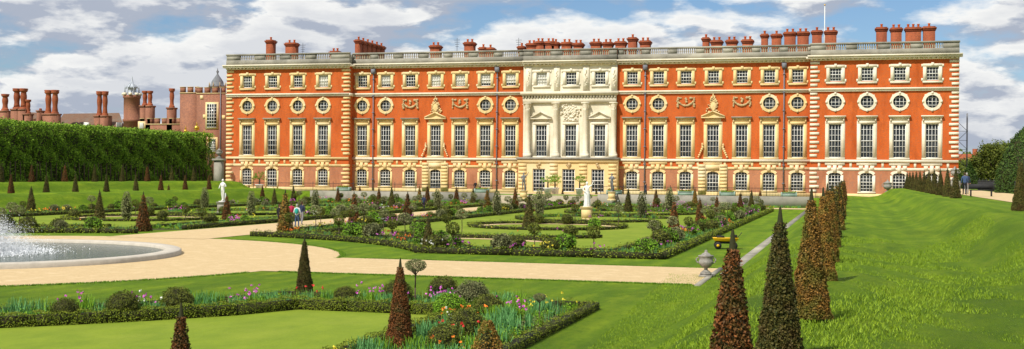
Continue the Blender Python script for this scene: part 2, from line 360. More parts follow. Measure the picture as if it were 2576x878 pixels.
for si,(nm,xa,xb,Y,bays,st) in enumerate(segs):
    x0,x1=edges[si],edges[si+1];holes=[];bx=[X_(b,Y) for b in bays]
    SG=STY if nm!='R' else STW
    if nm!='C':
        for i,b in enumerate(bx):
            mid=len(bx)==7 and i==3
            holes.append(win_ground(b,Y,SG,door=(mid or (nm=='L' and i==1))))
            holes.append(win_main(b,Y,st,hood=not mid))
            if len(bx)==4 or i in(0,1,5,6): holes.append(win_round(b,Y,st))
            elif mid: pediment(b-1.7,b+1.7,12.4,.75,Y,STY);cartouche(b,Y)
            else: festoon(b,Y)
            holes.append(win_attic(b,Y,st,blind=(nm=='WL' and i in(3,4,5,6)) or rng.uniform()<.15))
            if mid:
                box(gt,b-2.1,b-1.0,Y-.25,Y+.02,1.4,5.68,STY);box(gt,b+1.0,b+2.1,Y-.25,Y+.02,1.4,5.68,STY);box(gt,b-1.0,b+1.0,Y-.25,Y+.02,4.95,5.68,STY)
                for zz in np.arange(1.8,5.4,.5):
                    for s in(-1,1): box(gt,b+s*1.55-.5,b+s*1.55+.5,Y-.31,Y-.24,zz,zz+.42,STY)
                for s in(-1,1): carve([(b+s*(1.45+.12*k),Y-.3,8.2-k*.28) for k in range(6)],.15,STY);carve([(b+s*1.5,Y-.3,8.3+.2*k) for k in range(3)],.12,STY)
        mf=lambda z:BRICKL if z<5.3 else BRICK
        wall(x0,x1,1.0,20.6,Y,holes,mf,(5.3,))
        sp=abs(bx[1]-bx[0])
        box(gt,x0+.02,x1-.02,Y-.2,Y+.02,6.12,6.48,STW if nm!='L' else STY)
        for b in bx: box(gt,b-1.35,b+1.35,Y-.085,Y+.02,5.68,6.12,SG)
        box(gt,x0,x1,Y-.055,Y+.02,4.98,5.36,SG)
        for i in range(len(bx)+1):
            xm=bx[0]+(i-.5)*sp
            if x0+.5<xm<x1-.5: box(gt,xm-.16,xm+.16,Y-.05,Y+.02,5.36,6.12,SG)
        box(gt,x0,x1,Y-.22,Y+.02,16.0,16.25,STW);box(gt,x0,x1,Y-.34,Y+.02,16.25,16.5,STW)
        box(gt,x0,x1,Y-.06,Y+.02,1.1,1.75,STY)
        if nm in 'LR':
            for k,z in enumerate(np.arange(1.9,20.0,.62)):
                if 5.5<z<6.5 or 15.6<z<16.6: continue
                wq=1.25 if k%2 else .95
                for sx,ex in((x0,1),(x1,-1)):
                    xx0,xx1=sorted((sx-ex*.03,sx+ex*wq)); box(gt,xx0,xx1,Y-.1,Y+.5,z,z+.36,st)
    else:
        for i,b in enumerate(bx):
            sash(b,1.9,1.5,4.9,178.3,4,6);reveal(b-.95,b+.95,1.5,4.9,178.3,STY)
            carve([(b+rng.uniform(-.25,.25),178.2,5.1+rng.uniform(0,.6)) for k in range(10)],.15)
            holes.append(win_main(b,Y,st,hood=False))
            if i!=1: pediment(b-1.6,b+1.6,12.3,.85,Y,STW)
            holes.append(win_attic(b,Y,st,blind=i==0))
        h2=[(b-.95,b+.95,1.5,4.9) for b in bx]
        wall(x0-.4,x1+.4,1.0,6.3,178.3,h2,lambda z:STY)
        box(gt,x0-.4,x0-.38,178.3,180,1,6.3,STY);box(gt,x1+.38,x1+.4,178.3,180,1,6.3,STY)
        box(gt,x0-.6,x1+.6,178.0,180,6.3,6.6,STG)
        box(gt,x0-.5,x1+.5,178.15,178.32,5.8,6.3,STY)
        for zz in np.arange(1.9,5.7,.55):
            for xx in(x0+.3,(bx[0]+bx[1])/2,(bx[1]+bx[2])/2,x1-.3): box(gt,xx-.6,xx+.6,178.2,178.32,zz,zz+.48,STY)
        wall(x0,x1,6.5,20.6,Y,holes,lambda z:STW)
        carve([(bx[1]+rng.normal()*.8,Y-.1,13.5+rng.normal()*.5) for k in range(110)],.15,STW)
        box(gt,x0,x1,Y-.35,Y+.02,14.75,15.5,STW);box(gt,x0-.15,x1+.15,Y-.6,Y+.02,15.85,16.0,STW);box(gt,x0-.3,x1+.3,Y-.8,Y+.02,16.0,16.45,STW)
        for xx in np.arange(x0,x1,.45): box(gt,xx,xx+.22,Y-.52,Y+.02,15.52,15.83,STW)
        for cxp in(1327,1398,1472,1543):
            cx=X_(cxp,179);cy=179.1
            box(gt,cx-.55,cx+.55,cy-.55,cy+.45,6.6,7.2,STW)
            lathe(gt,cx,cy,[(.5,7.2),(.52,7.3),(.45,7.45),(.4,7.55),(.4,9.5),(.34,13.6),(.38,13.65),(.34,13.75),(.38,14.0),(.52,14.45),(.55,14.6)],STW,16)
            leaves(gt,np.c_[cx+rng.normal(size=40)*.25,cy-.28+rng.normal(size=40)*.12,rng.uniform(13.8,14.6,40)],.22,STW)
            box(gt,cx-.56,cx+.56,cy-.56,Y+.02,14.6,14.76,STW)
            box(gt,cx-.45,cx+.45,Y-.18,Y+.02,16.5,20.35,STW);carve([(cx+rng.normal()*.1,Y-.22,17.2+k*.18) for k in range(14)],.1,STW)
    LRk=.4*(nm in'LR')
    box(gt,x0-.02,x1+.02,Y-.3,Y+.1,20.35,20.6,STW);box(gt,x0-LRk,x1+LRk,Y-.7,Y+.1,20.6,20.86,STW);box(gt,x0-LRk,x1+LRk,Y-.85,Y+.1,20.86,21.08,STW)
    for xx in np.arange(x0+.1,x1-.1,.62): box(gt,xx,xx+.24,Y-.58,Y-.3,20.42,20.6,STW)
    box(gt,x0,x1,Y-.3,Y+.3,21.08,21.85,STG)
    yb=Y-.15;prev=x0
    for b in bx:
        box(gt,prev,b-1.35,yb,yb+.32,21.85,22.6,STG)
        for k in range(9):
            xx=b-1.2+k*.3;lathe(gt,xx,yb+.15,[(.09,21.85),(.06,21.95),(.12,22.15),(.06,22.4),(.09,22.6)],STS if k%3 else STG,6)
        prev=b+1.35
    box(gt,prev,x1,yb,yb+.32,21.85,22.6,STG)
    box(gt,x0-.08,x1+.08,yb-.1,yb+.42,22.6,22.84,STG)
for (xe,s) in((edges[1],1),(edges[4],-1)):
    box(gt,*sorted((xe-s*.01,xe+s*.2)),178.3,180,16.02,16.48,STW);box(gt,*sorted((xe-s*.01,xe+s*.6)),178.1,180,20.62,20.85,STW)
    box(gt,*sorted((xe-s*.31,xe-s*.02)),178.9,180.1,21.1,22.58,STG)
box(gw,edges[0]+.01,edges[5]-.01,180.6,212,.5,21.3,BRICK)
for xx in(edges[0],edges[1],edges[4],edges[5]): quad(gw,(xx,178.5,1),(xx,180.59,1),(xx,180.59,20.6),(xx,178.5,20.6),BRICK)
box(gr,edges[0]+2,edges[5]-2,186,208,21.3,22.3,LEAD)
for px in(940,1251,1623,1972):
    x=X_(px,180);cyl(gt,x,179.75,1.3,20.3,.085,.085,PIPE,8);box(gt,x-.32,x+.32,179.45,179.95,19.5,20.25,PIPE)
    for z in np.arange(3,19,2.6): box(gt,x-.18,x+.18,179.6,179.9,z,z+.14,PIPE)
def chim(x,yt,w,Y=188.5,pots=1,dp=1.4):
    p=fp(x,yt,Y);s=w/ (F/ (Y/.97))/2; X,Z=p.x,p.z-.45*(pots>0)
    box(gr,X-s,X+s,Y,Y+dp,20,Z-.6,BRICKC);box(gr,X-s-.1,X+s+.1,Y-.1,Y+dp+.1,Z-.6,Z-.38,BRICKC);box(gr,X-s-.2,X+s+.2,Y-.2,Y+dp+.2,Z-.38,Z-.15,BRICKC);box(gr,X-s-.04,X+s+.04,Y-.04,Y+dp+.04,Z-.15,Z,BRICKC)
    box(gr,X-s-.05,X+s+.05,Y-.06,Y+dp+.06,23.2,23.4,BRICKC)
    for k in range(pots):
        xx=X-s+(k+.5)*2*s/pots;lathe(gr,xx,Y+dp/2,[(.18,Z),(.15,Z+.35),(.2,Z+.4),(.2,Z+.5),(0,Z+.5)],BRICK,8)
for c in[(677,93,18,1),(730,100,28,2),(840,121,22,2),(1093,106,24,2),(1179,98,24,2),(1213,111,16,1),(1231,112,18,1),(1310,108,14,1),(1335,101,22,2),(1357,96,20,2),(1383,96,22,2),(1396,98,16,1),(1424,98,24,2),(1453,100,22,2),(1498,97,24,2),(1528,98,22,2),(1560,96,24,2),(1590,86,20,1),(1622,94,24,2),(1775,86,15,1),(1802,93,25,2),(1840,92,24,2),(1880,91,24,2),(1923,77,15,1),(1953,77,22,1),(1987,72,26,2),(2020,71,26,2),(2055,68,22,1),(2090,68,26,2),(2218,60,24,1),(2255,61,24,2),(2298,60,34,3),(2338,58,26,1)]:
    chim(c[0],c[1],c[2],pots=c[3])
for k in range(6): chim(898+k*11.5,92+k*3.2,11,Y=188.5+k*2,pots=1,dp=1.5)
p=fp(2075,15,192);cyl(gr,p.x,192,21,p.z,.09,.05,WOOD,8);lathe(gr,p.x,192,[(0,p.z),(.16,p.z+.15),(0,p.z+.3)],GOLD,8)
for x,yt in((762,108),(1150,95),(1305,95)):
    p=fp(x,yt,192);cyl(gr,p.x,192,21,p.z,.05,.03,DARK,6)
    for k in range(4): box(gr,p.x-.5+.08*k,p.x+.5-.08*k,191.97,192.03,p.z-.4-k*.35,p.z-.35-k*.35,DARK)
gw.make('brick_walls',pal);gt.make('stone_trim',pal);gg.make('window_panes',pal);gb.make('glazing_bars',pal);gr.make('roof_chimneys',pal)
# ---------------- Tudor range at the left
tud=empty('tudor_brick_range')
g=G()
def blk(xa,xb,yt,Y,dep=12,m=BRICKT,cren=True,step=1.5):
    a,b=fp(xa,yt,Y),fp(xb,yt,Y);z=a.z
    box(g,a.x,b.x,Y,Y+dep,0,z-.9 if cren else z,m)
    if cren:
        box(g,a.x-.06,b.x+.06,Y-.08,Y+.5,z-1.1,z-.9,STB)
        x=a.x
        while x<b.x-.3:
            box(g,x,min(x+step*.6,b.x),Y,Y+.5,z-.9,z,m);box(g,x-.04,min(x+step*.6+.04,b.x+.04),Y-.06,Y+.56,z,z+.12,STB);x+=step
    return a,b
blk(495,572,221,194,10);blk(453,497,220,198,10);blk(352,455,299,200,8);blk(140,312,318,205,8,cren=False);blk(-40,110,300,206,8)
for (xa,xb,ya,yb,Yw) in((522,545,262,320,194),(527,543,350,380,194),(352,362,310,322,200)):
    a,b=fp(xa,ya,Yw),fp(xb,yb,Yw)
    box(g,a.x-.35,b.x+.35,Yw-.1,Yw+.1,b.z-.35,a.z+.35,STY);box(g,a.x,b.x,Yw-.14,Yw,b.z,a.z,GLASS)
    for k in range(1,4):
        xx=a.x+(b.x-a.x)*k/4;box(g,xx-.04,xx+.04,Yw-.18,Yw-.1,b.z,a.z,WOOD)
    nn=7
    for k in range(0,nn+1):
        zz=b.z+(a.z-b.z)*k/nn;box(g,a.x,b.x,Yw-.17,Yw-.1,zz-.04,zz+.04,WOOD)
for (x,y) in((505,250),(512,298),(560,300)):
    p=fp(x,y,194);box(g,p.x-.1,p.x+.5,193.95,194,p.z,p.z+.7,STY)
p=fp(556,250,194);cyl(g,p.x,193.85,1,p.z+2,.08,.08,PIPE)
p=fp(540,222,198);b=p.z
lathe(g,p.x,199,[(1.3,b-1),(1.3,b+.2),(1.5,b+.25),(1.5,b+.5),(1.1,b+.7),(1.05,b+1.2),(.75,b+1.7),(.4,b+2.2),(.18,b+2.5),(.12,b+2.8),(.26,b+3.0),(.1,b+3.3),(0,b+3.8)],LEAD,12)
for k in range(8): 
    an=k*math.pi/4;limb(g,(p.x+1.5*math.cos(an),199+1.5*math.sin(an),b+.2),(p.x+1.5*math.cos(an),199+1.5*math.sin(an),b+1.1),.12,.03,STB)
a,b=fp(138,318,205),fp(312,318,205);c=fp(160,286,209);d=fp(300,284,209)
quad(g,(a.x,205,a.z),(b.x,205,b.z),(d.x,209,d.z),(c.x,209,c.z),TILE)
a,b=fp(-60,302,207),fp(112,306,207);c=fp(-60,280,211);d=fp(100,283,211)
quad(g,(a.x,207,a.z),(b.x,207,b.z),(d.x,211,d.z),(c.x,211,c.z),TILE)
p=fp(272,292,206);box(g,p.x,p.x+1.2,204,205.5,p.z-2.5,p.z,BRICKT)
for (x,y) in((218,312),(300,312)):
    p=fp(x,y,204.8);box(g,p.x-.5,p.x+.5,204.6,204.9,p.z-.8,p.z+.3,WOOD)
p=fp(332,240,203);z=p.z
lathe(g,p.x,203,[(1.55,0),(1.55,z-5),(1.7,z-4.9),(1.7,z-4.5),(1.5,z-4.4),(1.5,z-.6),(1.65,z-.5),(1.65,z),(0,z)],BRICKT,8)
for k in range(8):
    an=k*math.pi/4+.39;box(g,p.x+1.5*math.cos(an)-.25,p.x+1.5*math.cos(an)+.25,203+1.5*math.sin(an)-.25,203+1.5*math.sin(an)+.25,z,z+.45,STW)
WL_=solid('lantern_lead',(.56,.60,.66),(.30,.33,.38),3)
lathe(g,p.x,203,[(1.0,z),(1.0,z+.3),(.7,z+.35),(.7,z+1.3),(1.1,z+1.4),(.8,z+1.7),(.35,z+2.3),(.15,z+2.7),(.08,z+3.3),(0,z+3.7)],WL_,8)
for k in range(8):
    an=k*math.pi/4;q=(p.x+1.35*math.cos(an),203+1.35*math.sin(an));limb(g,(*q,z+.2),(*q,z+2.1),.09,.02,WL_);limb(g,(*q,z+1.2),(p.x+.3*math.cos(an),203+.3*math.sin(an),z+2.4),.07,.04,WL_)
def tchim(xa,xb,yt,yb,n,Y=200):
    a,b=fp(xa,yt,Y),fp(xb,yb,Y);w=(b.x-a.x)/n
    box(g,a.x,b.x,Y,Y+1.6,b.z-6,b.z+1.0,BRICKT);box(g,a.x-.12,b.x+.12,Y-.12,Y+1.72,b.z+.8,b.z+1.1,BRICKT)
    for k in range(n):
        cx=a.x+(k+.5)*w;z0,z1=b.z+1.0,a.z;r=w*.42
        pr=[(r*1.15,z0),(r*1.15,z0+.35),(r*.9,z0+.5)]
        for t in np.linspace(.12,.82,9): pr.append((r*(.84+.1*math.sin(t*60)),z0+(z1-z0)*t))
        pr+=[(r*1.0,z0+(z1-z0)*.85),(r*1.25,z0+(z1-z0)*.9),(r*1.1,z0+(z1-z0)*.93),(r*1.3,z0+(z1-z0)*.97),(r*1.2,z1),(0,z1)]
        lathe(g,cx,Y+.8,pr,BRICKC,8)
for c in((-2,14,236,292,1),(27,44,222,288,1),(44,61,222,288,1),(107,140,226,300,2),(237,251,229,305,1),(251,265,229,305,1),(420,433,222,285,1),(352,365,228,280,1),(365,378,228,280,1),(58,70,250,300,1),(92,98,282,292,1)): tchim(*c)
g.make('tudor_walls',tud)
# ---------------- tall hornbeam hedge
g=G();hx0,hx1=-98.5,-91.5
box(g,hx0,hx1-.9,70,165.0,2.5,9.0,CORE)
n=80000;y=rng.uniform(95,166,n);z=2.6+rng.uniform(0,1,n)*7.1
x=hx1+.45*np.sin(y*2.9)*np.sin(z*.7+np.floor(y/1.1)*1.7)+.3*np.sin(z*2.3+y*1.1)-.2*(z<4.5)*np.abs(np.sin(y*3.3))-.5+rng.normal(size=n)*.18
leaves(g,np.c_[x,y,z],.2,HEDGE,N=np.tile([.35,-.8,.8],(n,1)),k=.9)
n=16000;P=np.c_[rng.uniform(hx0,hx1,n),rng.uniform(95,166,n),9.45+rng.normal(size=n)*.14];P[:,2]+=.18*np.sin(P[:,1]*2.3)+.12*np.sin(P[:,1]*.7)
leaves(g,P,.26,HEDGE,N=np.tile([0,0,1.],(n,1)),k=.9)
for k in range(75): 
    y=96+k*.94;limb(g,(hx1-.1,y,2.5),(hx1-.2,y+rng.normal()*.2,5),.08,.05,BARK)
g.make('tall_hornbeam_hedge')
# ---------------- topiary
def conemesh(name,h,r,n,size,lm):
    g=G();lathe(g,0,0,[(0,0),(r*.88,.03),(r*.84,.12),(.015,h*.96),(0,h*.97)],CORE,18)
    t=1-np.sqrt(1-rng.uniform(0,1,n)*.985);a=rng.uniform(0,2*math.pi,n)
    ph=rng.uniform(0,6)
    rr=(r*(1-t*.985)+.008)*(1+.045*np.sin(a*5+t*20+ph)+.04*np.sin(t*37+a*2)+.035*np.sin(t*9+ph*2+a))+rng.normal(size=n)*size*.4
    P=np.c_[rr*np.cos(a),rr*np.sin(a),.02+t*(h-.03)]
    leaves(g,P,size,lm,N=np.c_[np.cos(a),np.sin(a),np.full(n,.25)],k=1.2)
    return g.mesh(name)
CN=[conemesh('yew_near_rust',2.2,.315,16000,.036,YRUST),conemesh('yew_near_olive',2.2,.305,16000,.036,YOLIVE),conemesh('yew_near_orange',2.2,.305,16000,.036,YOR)]
CF=[conemesh('yew_far_rust',2.1,.32,2600,.07,YRUST),conemesh('yew_far_olive',2.1,.32,2600,.07,YOLIVE),conemesh('yew_far_orange',2.15,.32,2600,.07,YOR)]
def cone(x,y,z,me,sc=1): place('topiary_yew_cone',me,(x,y,z),rot=rng.uniform(0,6),sc=sc)
cone(-1.17,13.05,1.32,CN[0]);cone(-.83,15.8,1.5,CN[1])
for k in range(21):
    y=20.6+7*k;cone(-.55+rng.normal()*.05,y,hgt(-.55,y),CN[2] if k<4 else CF[k%3],1 if k<1 else rng.uniform(.95,1.03))
for y in[53.6]+list(np.arange(85,162,7)): cone(6.7,y,hgt(6.7,y),CN[1] if y<60 else CF[1],1.02)
for x in(28,117,190,268,342,405,466,526): cone(-79.8,row(x,-79.8),1.7,CF[rng.integers(2)],1.0)
for x in(2,80,163,238,308,370,432,487): cone(-87,row(x,-87),2.65,CF[rng.integers(2)],1.05)
gc=[(765,748,1,2.05),(1005,889,0,2.2),(1077,628,1,1.9),(717,590,2,2.95),(890,567,0,2.7),(360,582,0,2.75),(570,562,0,2.4),(250,555,1,2.6),(78,537,1,2.65),(424,512,0,2.5),(1330,578,1,2.7),(1695,588,0,2.5),(1760,570,0,2.4),(1803,555,0,2.4),(1025,555,0,2.6),
(660,508,0,2.4),(738,512,1,2.4),(905,503,0,2.3),(953,516,0,2.4),(985,522,1,2.6),(1075,512,0,2.6),(1148,518,0,2.6),(1225,535,2,2.6),(1296,520,0,2.6),(1580,533,1,2.8),(1650,526,0,2.6),(1748,520,2,2.5),(1862,535,0,2.4),(1890,527,1,2.5),(1912,520,0,2.4),(1716,512,0,2.4),(626,500,1,2.3),(1055,508,2,2.4),(690,520,1,2.3),(850,512,0,2.3),(1500,512,1,2.3),(1190,512,1,2.3),(1415,513,0,2.2),(1840,513,1,2.3)]
for x,y,t,s in gc:
    p=gp(x,y);cone(p.x,p.y,0,CN[t] if y>700 else CF[t],(s/2.2,s/2.2,s/2.2) if y>700 else (s/2.1*1.12,s/2.1*1.12,s/2.1))
cone(-9.4,16.1,0,CN[0],.98)
def colmesh(name,n=1500):
    g=G();lathe(g,0,0,[(0,0),(.3,.2),(.34,.9),(.2,1.7),(0,2.1)],CORE,12)
    t=rng.uniform(0,1,n);a=rng.uniform(0,6.283,n);rr=(.40*np.sin(np.clip(t*2.3+.6,0,3.1))**.8+.03)*rng.uniform(.75,1.15,n)
    leaves(g,np.c_[rr*np.cos(a),rr*np.sin(a),t*2.35],.1,BALLG);return g.mesh(name)
COL=colmesh('columnar')
for x,y in((318,552),(515,526),(632,542),(793,532),(1250,542),(1357,543),(1615,548),(1684,533),(1100,528)):
    p=gp(x,y);place('columnar_holly_shrub',COL,(p.x,p.y,0),rot=rng.uniform(0,6),sc=rng.uniform(.95,1.15))
g=G();n=6000;a=rng.uniform(0,6.283,n);t=rng.uniform(0,1,n);rr=(.26*np.sin(np.clip(t*2.6+.5,0,math.pi))+.05)*rng.uniform(.75,1.15,n)
leaves(g,np.c_[rr*np.cos(a),rr*np.sin(a),.1+t*1.5],.035,YOR);lathe(g,0,0,[(0,0),(.18,.1),(.22,.8),(.1,1.35),(0,1.45)],CORE,12)
g.make('young_yew_bush',loc=(-5.7,19.4,.0))
# balls & standards
def ballmesh(name,r,n,size,lm,core=True,squash=.9):
    g=G()
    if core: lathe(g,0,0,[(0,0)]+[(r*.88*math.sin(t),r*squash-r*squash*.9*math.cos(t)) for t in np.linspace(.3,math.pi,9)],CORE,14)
    N=unit(n);bumpr=1+.06*np.sin(N[:,0]*9)+.06*np.sin(N[:,2]*11+N[:,1]*7)
    P=N*(r*bumpr*rng.uniform(.88,1.08,n))[:,None];P[:,2]=P[:,2]*squash+r*squash;P[:,2]=np.maximum(P[:,2],.02)
    leaves(g,P,size,lm,N=N,k=1.1);return g.mesh(name)
BN=[ballmesh('ball_near_a',.46,6500,.037,BALLD),ballmesh('ball_near_b',.46,6500,.037,BALLG),ballmesh('ball_near_c',.46,6000,.045,SHRUB)]
BFm=[ballmesh('ball_far_a',.46,1100,.085,BALLD),ballmesh('ball_far_b',.46,1100,.085,BALLG),ballmesh('ball_far_c',.46,1100,.09,SHRUB)]
def stdmesh(name,n,size,h=1.75,r=.42,lm=BALLG,sq=.75):
    g=G();limb(g,(0,0,0),(.02,.01,h*.4),.03,.025,BARK);limb(g,(.02,.01,h*.4),(0,0,h-r),.025,.02,BARK)
    for k in range(9):
        v=unit(1)[0];v[2]=abs(v[2]);limb(g,(0,0,h-r*1.5),(v[0]*r*.8,v[1]*r*.8,h-r*.9+v[2]*r*.5),.012,.005,BARK)
    N=unit(n);P=N*(r*rng.uniform(.45,1.05,n)**.5)[:,None];P[:,2]=P[:,2]*sq+h-r*sq
    leaves(g,P,size,lm);return g.mesh(name)
SN=stdmesh('standard_near',1700,.05,h=1.6,r=.36,sq=.6);SF=[stdmesh('standard_far',420,.1),stdmesh('standard_far_b',420,.1,h=1.5,r=.36,lm=BALLD,sq=.9)]
def ball(x,y,me,s=1): place('clipped_ball_bush',me,(x,y,-.02),rot=rng.uniform(0,6),sc=s)
for (x,y,k,s) in[(165,812,0,.78),(310,806,0,.95),(446,792,0,.95),(868,772,0,.76),(1000,770,0,.95),(1115,762,0,1.0),(1187,785,1,1.1),(1228,808,0,.9),(1130,806,2,.9),(1172,862,0,1.0),(1118,895,0,.85),(1296,636,0,1.1),(1383,640,0,1.0),(1423,636,2,1.2),(70,580,0,1.2),(146,580,0,1.0)]:
    p=gp(x,y);ball(p.x,p.y,(BN if y>700 else BFm)[k],s)
def std(x,y,s=1,near=False):
    p=gp(x,y);place('standard_lollipop_tree',SN if near else SF[rng.integers(2)],(p.x,p.y,0),rot=rng.uniform(0,6),sc=s)
std(1045,772,.9,True);std(1344,632,1.0);std(1651,620,1.0);std(467,562,.95);std(807,568,.95);std(965,585,.9);std(320,552,.9);std(1357,812,.5,True)
# ---------------- parterre beds
def arc(c,r,a0,a1,n=14): return [(c[0]+r*math.cos(R(t)),c[1]+r*math.sin(R(t))) for t in np.linspace(a0,a1,n)]
def boxhedge(g,pts,w=.32,h=.36,size=.07,dens=130):
    for i in range(len(pts)-1):
        a=np.array(pts[i]);b=np.array(pts[i+1]);L=np.linalg.norm(b-a)
        if L<1e-3: continue
        d=(b-a)/L;nrm=np.array([-d[1],d[0]])*w/2*.8;a2=a-d*.05;b2=b+d*.05
        V=[[*(a2-nrm),0],[*(b2-nrm),0],[*(b2+nrm),0],[*(a2+nrm),0],[*(a2-nrm),h*.82],[*(b2-nrm),h*.82],[*(b2+nrm),h*.82],[*(a2+nrm),h*.82]]
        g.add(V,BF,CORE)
        n=int(L*dens);t=rng.uniform(0,L,n);u=rng.uniform(-1,1,n)*(w/2+h)
        off=np.clip(u,-w/2,w/2)+rng.normal(size=n)*size*.35;z=np.where(np.abs(u)>w/2,h-(np.abs(u)-w/2),h)+rng.normal(size=n)*size*.4
        z=z+.03*np.sin(t*5+i)+.025*np.sin(t*11)
        P=np.c_[a[0]+d[0]*t-d[1]*off,a[1]+d[1]*t+d[0]*off,np.maximum(z,.02)]
        N=np.zeros((n,3));top=np.abs(u)<=w/2;N[:,2]=top*1.0+.4;N[:,0]=np.where(top,0,-d[1]*np.sign(u));N[:,1]=np.where(top,0,d[0]*np.sign(u))
        leaves(g,P,size,BOX,N=N,k=.9)
def strip(g,o,i,z,m):
    o=np.array(o);i=np.array(i);n=len(o)
    V=np.concatenate([np.c_[o,np.full(n,z)],np.c_[i,np.full(n,z)]]);g.add(V,[[k,k+1,n+k+1,n+k] for k in range(n-1)],m)
def planting(g,o,i,tpm,near,flow=1.0):
    o=np.array(o,float);i=np.array(i,float);L=np.linalg.norm(np.diff((o+i)/2,axis=0),axis=1);cum=np.r_[0,np.cumsum(L)];tot=cum[-1]
    def samp(n,lo=.12,hi=.88):
        s=rng.uniform(0,tot,n);k=np.searchsorted(cum,s)-1;k=np.clip(k,0,len(L)-1);f=((s-cum[k])/L[k])[:,None]
        t=rng.uniform(lo,hi,n)[:,None];A=o[k]*(1-f)+o[k+1]*f;B=i[k]*(1-f)+i[k+1]*f
        P=A*(1-t)+B*t;return np.c_[P,np.zeros(n)]
    sz=1. if near else 1.9
    m=int(tot*tpm)
    if near:
        cc=samp(m//9);c=np.repeat(cc,14,axis=0)+np.c_[rng.normal(size=(len(cc)*14,2))*.2,np.zeros(len(cc)*14)]
        blades(g,c,.5,12,LILY,w=.032)
        cc=samp(m//8);c=np.repeat(cc,10,axis=0)+np.c_[rng.normal(size=(len(cc)*10,2))*.18,np.zeros(len(cc)*10)]
        blades(g,c,.48,12,SHRUB,w=.03)
    blades(g,samp(m),.38,22 if near else 10,LILY,w=.022*sz)
    blades(g,samp(m//2),.3,16 if near else 8,SHRUB,w=.025*sz)
    for (mat_,cnt,r0) in((SHRUB,m*1.1,.25),(LIME,m*.22,.2),(BALLG,m*.3,.22),(BALLD,m*.2,.22)):
        c=samp(int(cnt));q=110 if near else 26
        P=np.repeat(c,q,axis=0)+unit(len(c)*q)*(r0*rng.uniform(.3,1.1,len(c)*q))[:,None];P[:,2]=np.abs(P[:,2])*.95+.03
        leaves(g,P,.05 if near else .11,mat_)
    for (mat_,cnt) in((MAG,m*.75),(ORG,m*.28),(WHT,m*.12),(YEL,m*.15),(RED,m*.1)):
        cnt=int(cnt*flow*(.42 if near else .45))
        cc=samp(max(3,cnt//9+1));c=cc[rng.integers(len(cc),size=cnt)]+np.c_[rng.normal(size=(cnt,2))*.3,rng.uniform(.4,.68,cnt)]
        q=7;P=np.repeat(c,q,axis=0)+rng.normal(size=(cnt*q,3))*(.018 if near else .028)
        leaves(g,P,.055 if near else .08,mat_,asp=.8)
        if near:
            for p in c: limb(g,(p[0],p[1],0),(p[0],p[1],p[2]),.006,.004,SHRUB,4)
    return samp
def mirX(P): return [(2*AX-x,y) for x,y in P]
c=PC
oN=arc(c,26.5,-62,-30,14)[:-1]+[(-17.4,36.2),(-14,36.2),(-10.5,36.2),(-7.3,36.2),(-7.3,33),(-7.3,29),(-7.3,18)]
iN=arc(c,29.5,-62,-35,14)[:-1]+[(-15.6,33.2),(-14,33.2),(-12,33.2),(-10.3,33.2),(-10.3,31),(-10.3,29),(-10.3,18)]
g=G();strip(g,oN,iN,.02,SOIL);g.make('soil_bed')
g=G();strip(g,iN,[(-14,16)]*len(iN),.006,LAWN);g.make('parterre_lawn')
g=G();boxhedge(g,oN,size=.035,dens=520,h=.24);boxhedge(g,iN,size=.04,dens=1300,h=.34,w=.38);g.make('box_hedge')
g=G();S=planting(g,oN,iN,7.5,True,1.0);g.make('flower_bed')
oF=arc(c,21.5,79,27,18)+[(-16,58.8),(-12,58.8),(-8.6,58.8)]+[(-8.6,y) for y in np.arange(62,151,6.)]+[(-14,152),(-22,152),(-30,152),(-36,152)]+[(-36,y) for y in np.arange(148,71,-6.)]
iF=arc(c,24.4,76,28,18)+[(-16,61.6),(-13,61.6),(-11.4,61.6)]+[(-11.4,y) for y in np.arange(62.5,147,5.8)][:len(np.arange(62,151,6.))]
iF=iF+[(-15,149),(-22,149),(-30,149),(-33.3,149)]+[(-33.3,y) for y in np.linspace(147,74,len(np.arange(148,71,-6.)))]
nn=min(len(oF),len(iF));oF,iF=oF[:nn],iF[:nn]
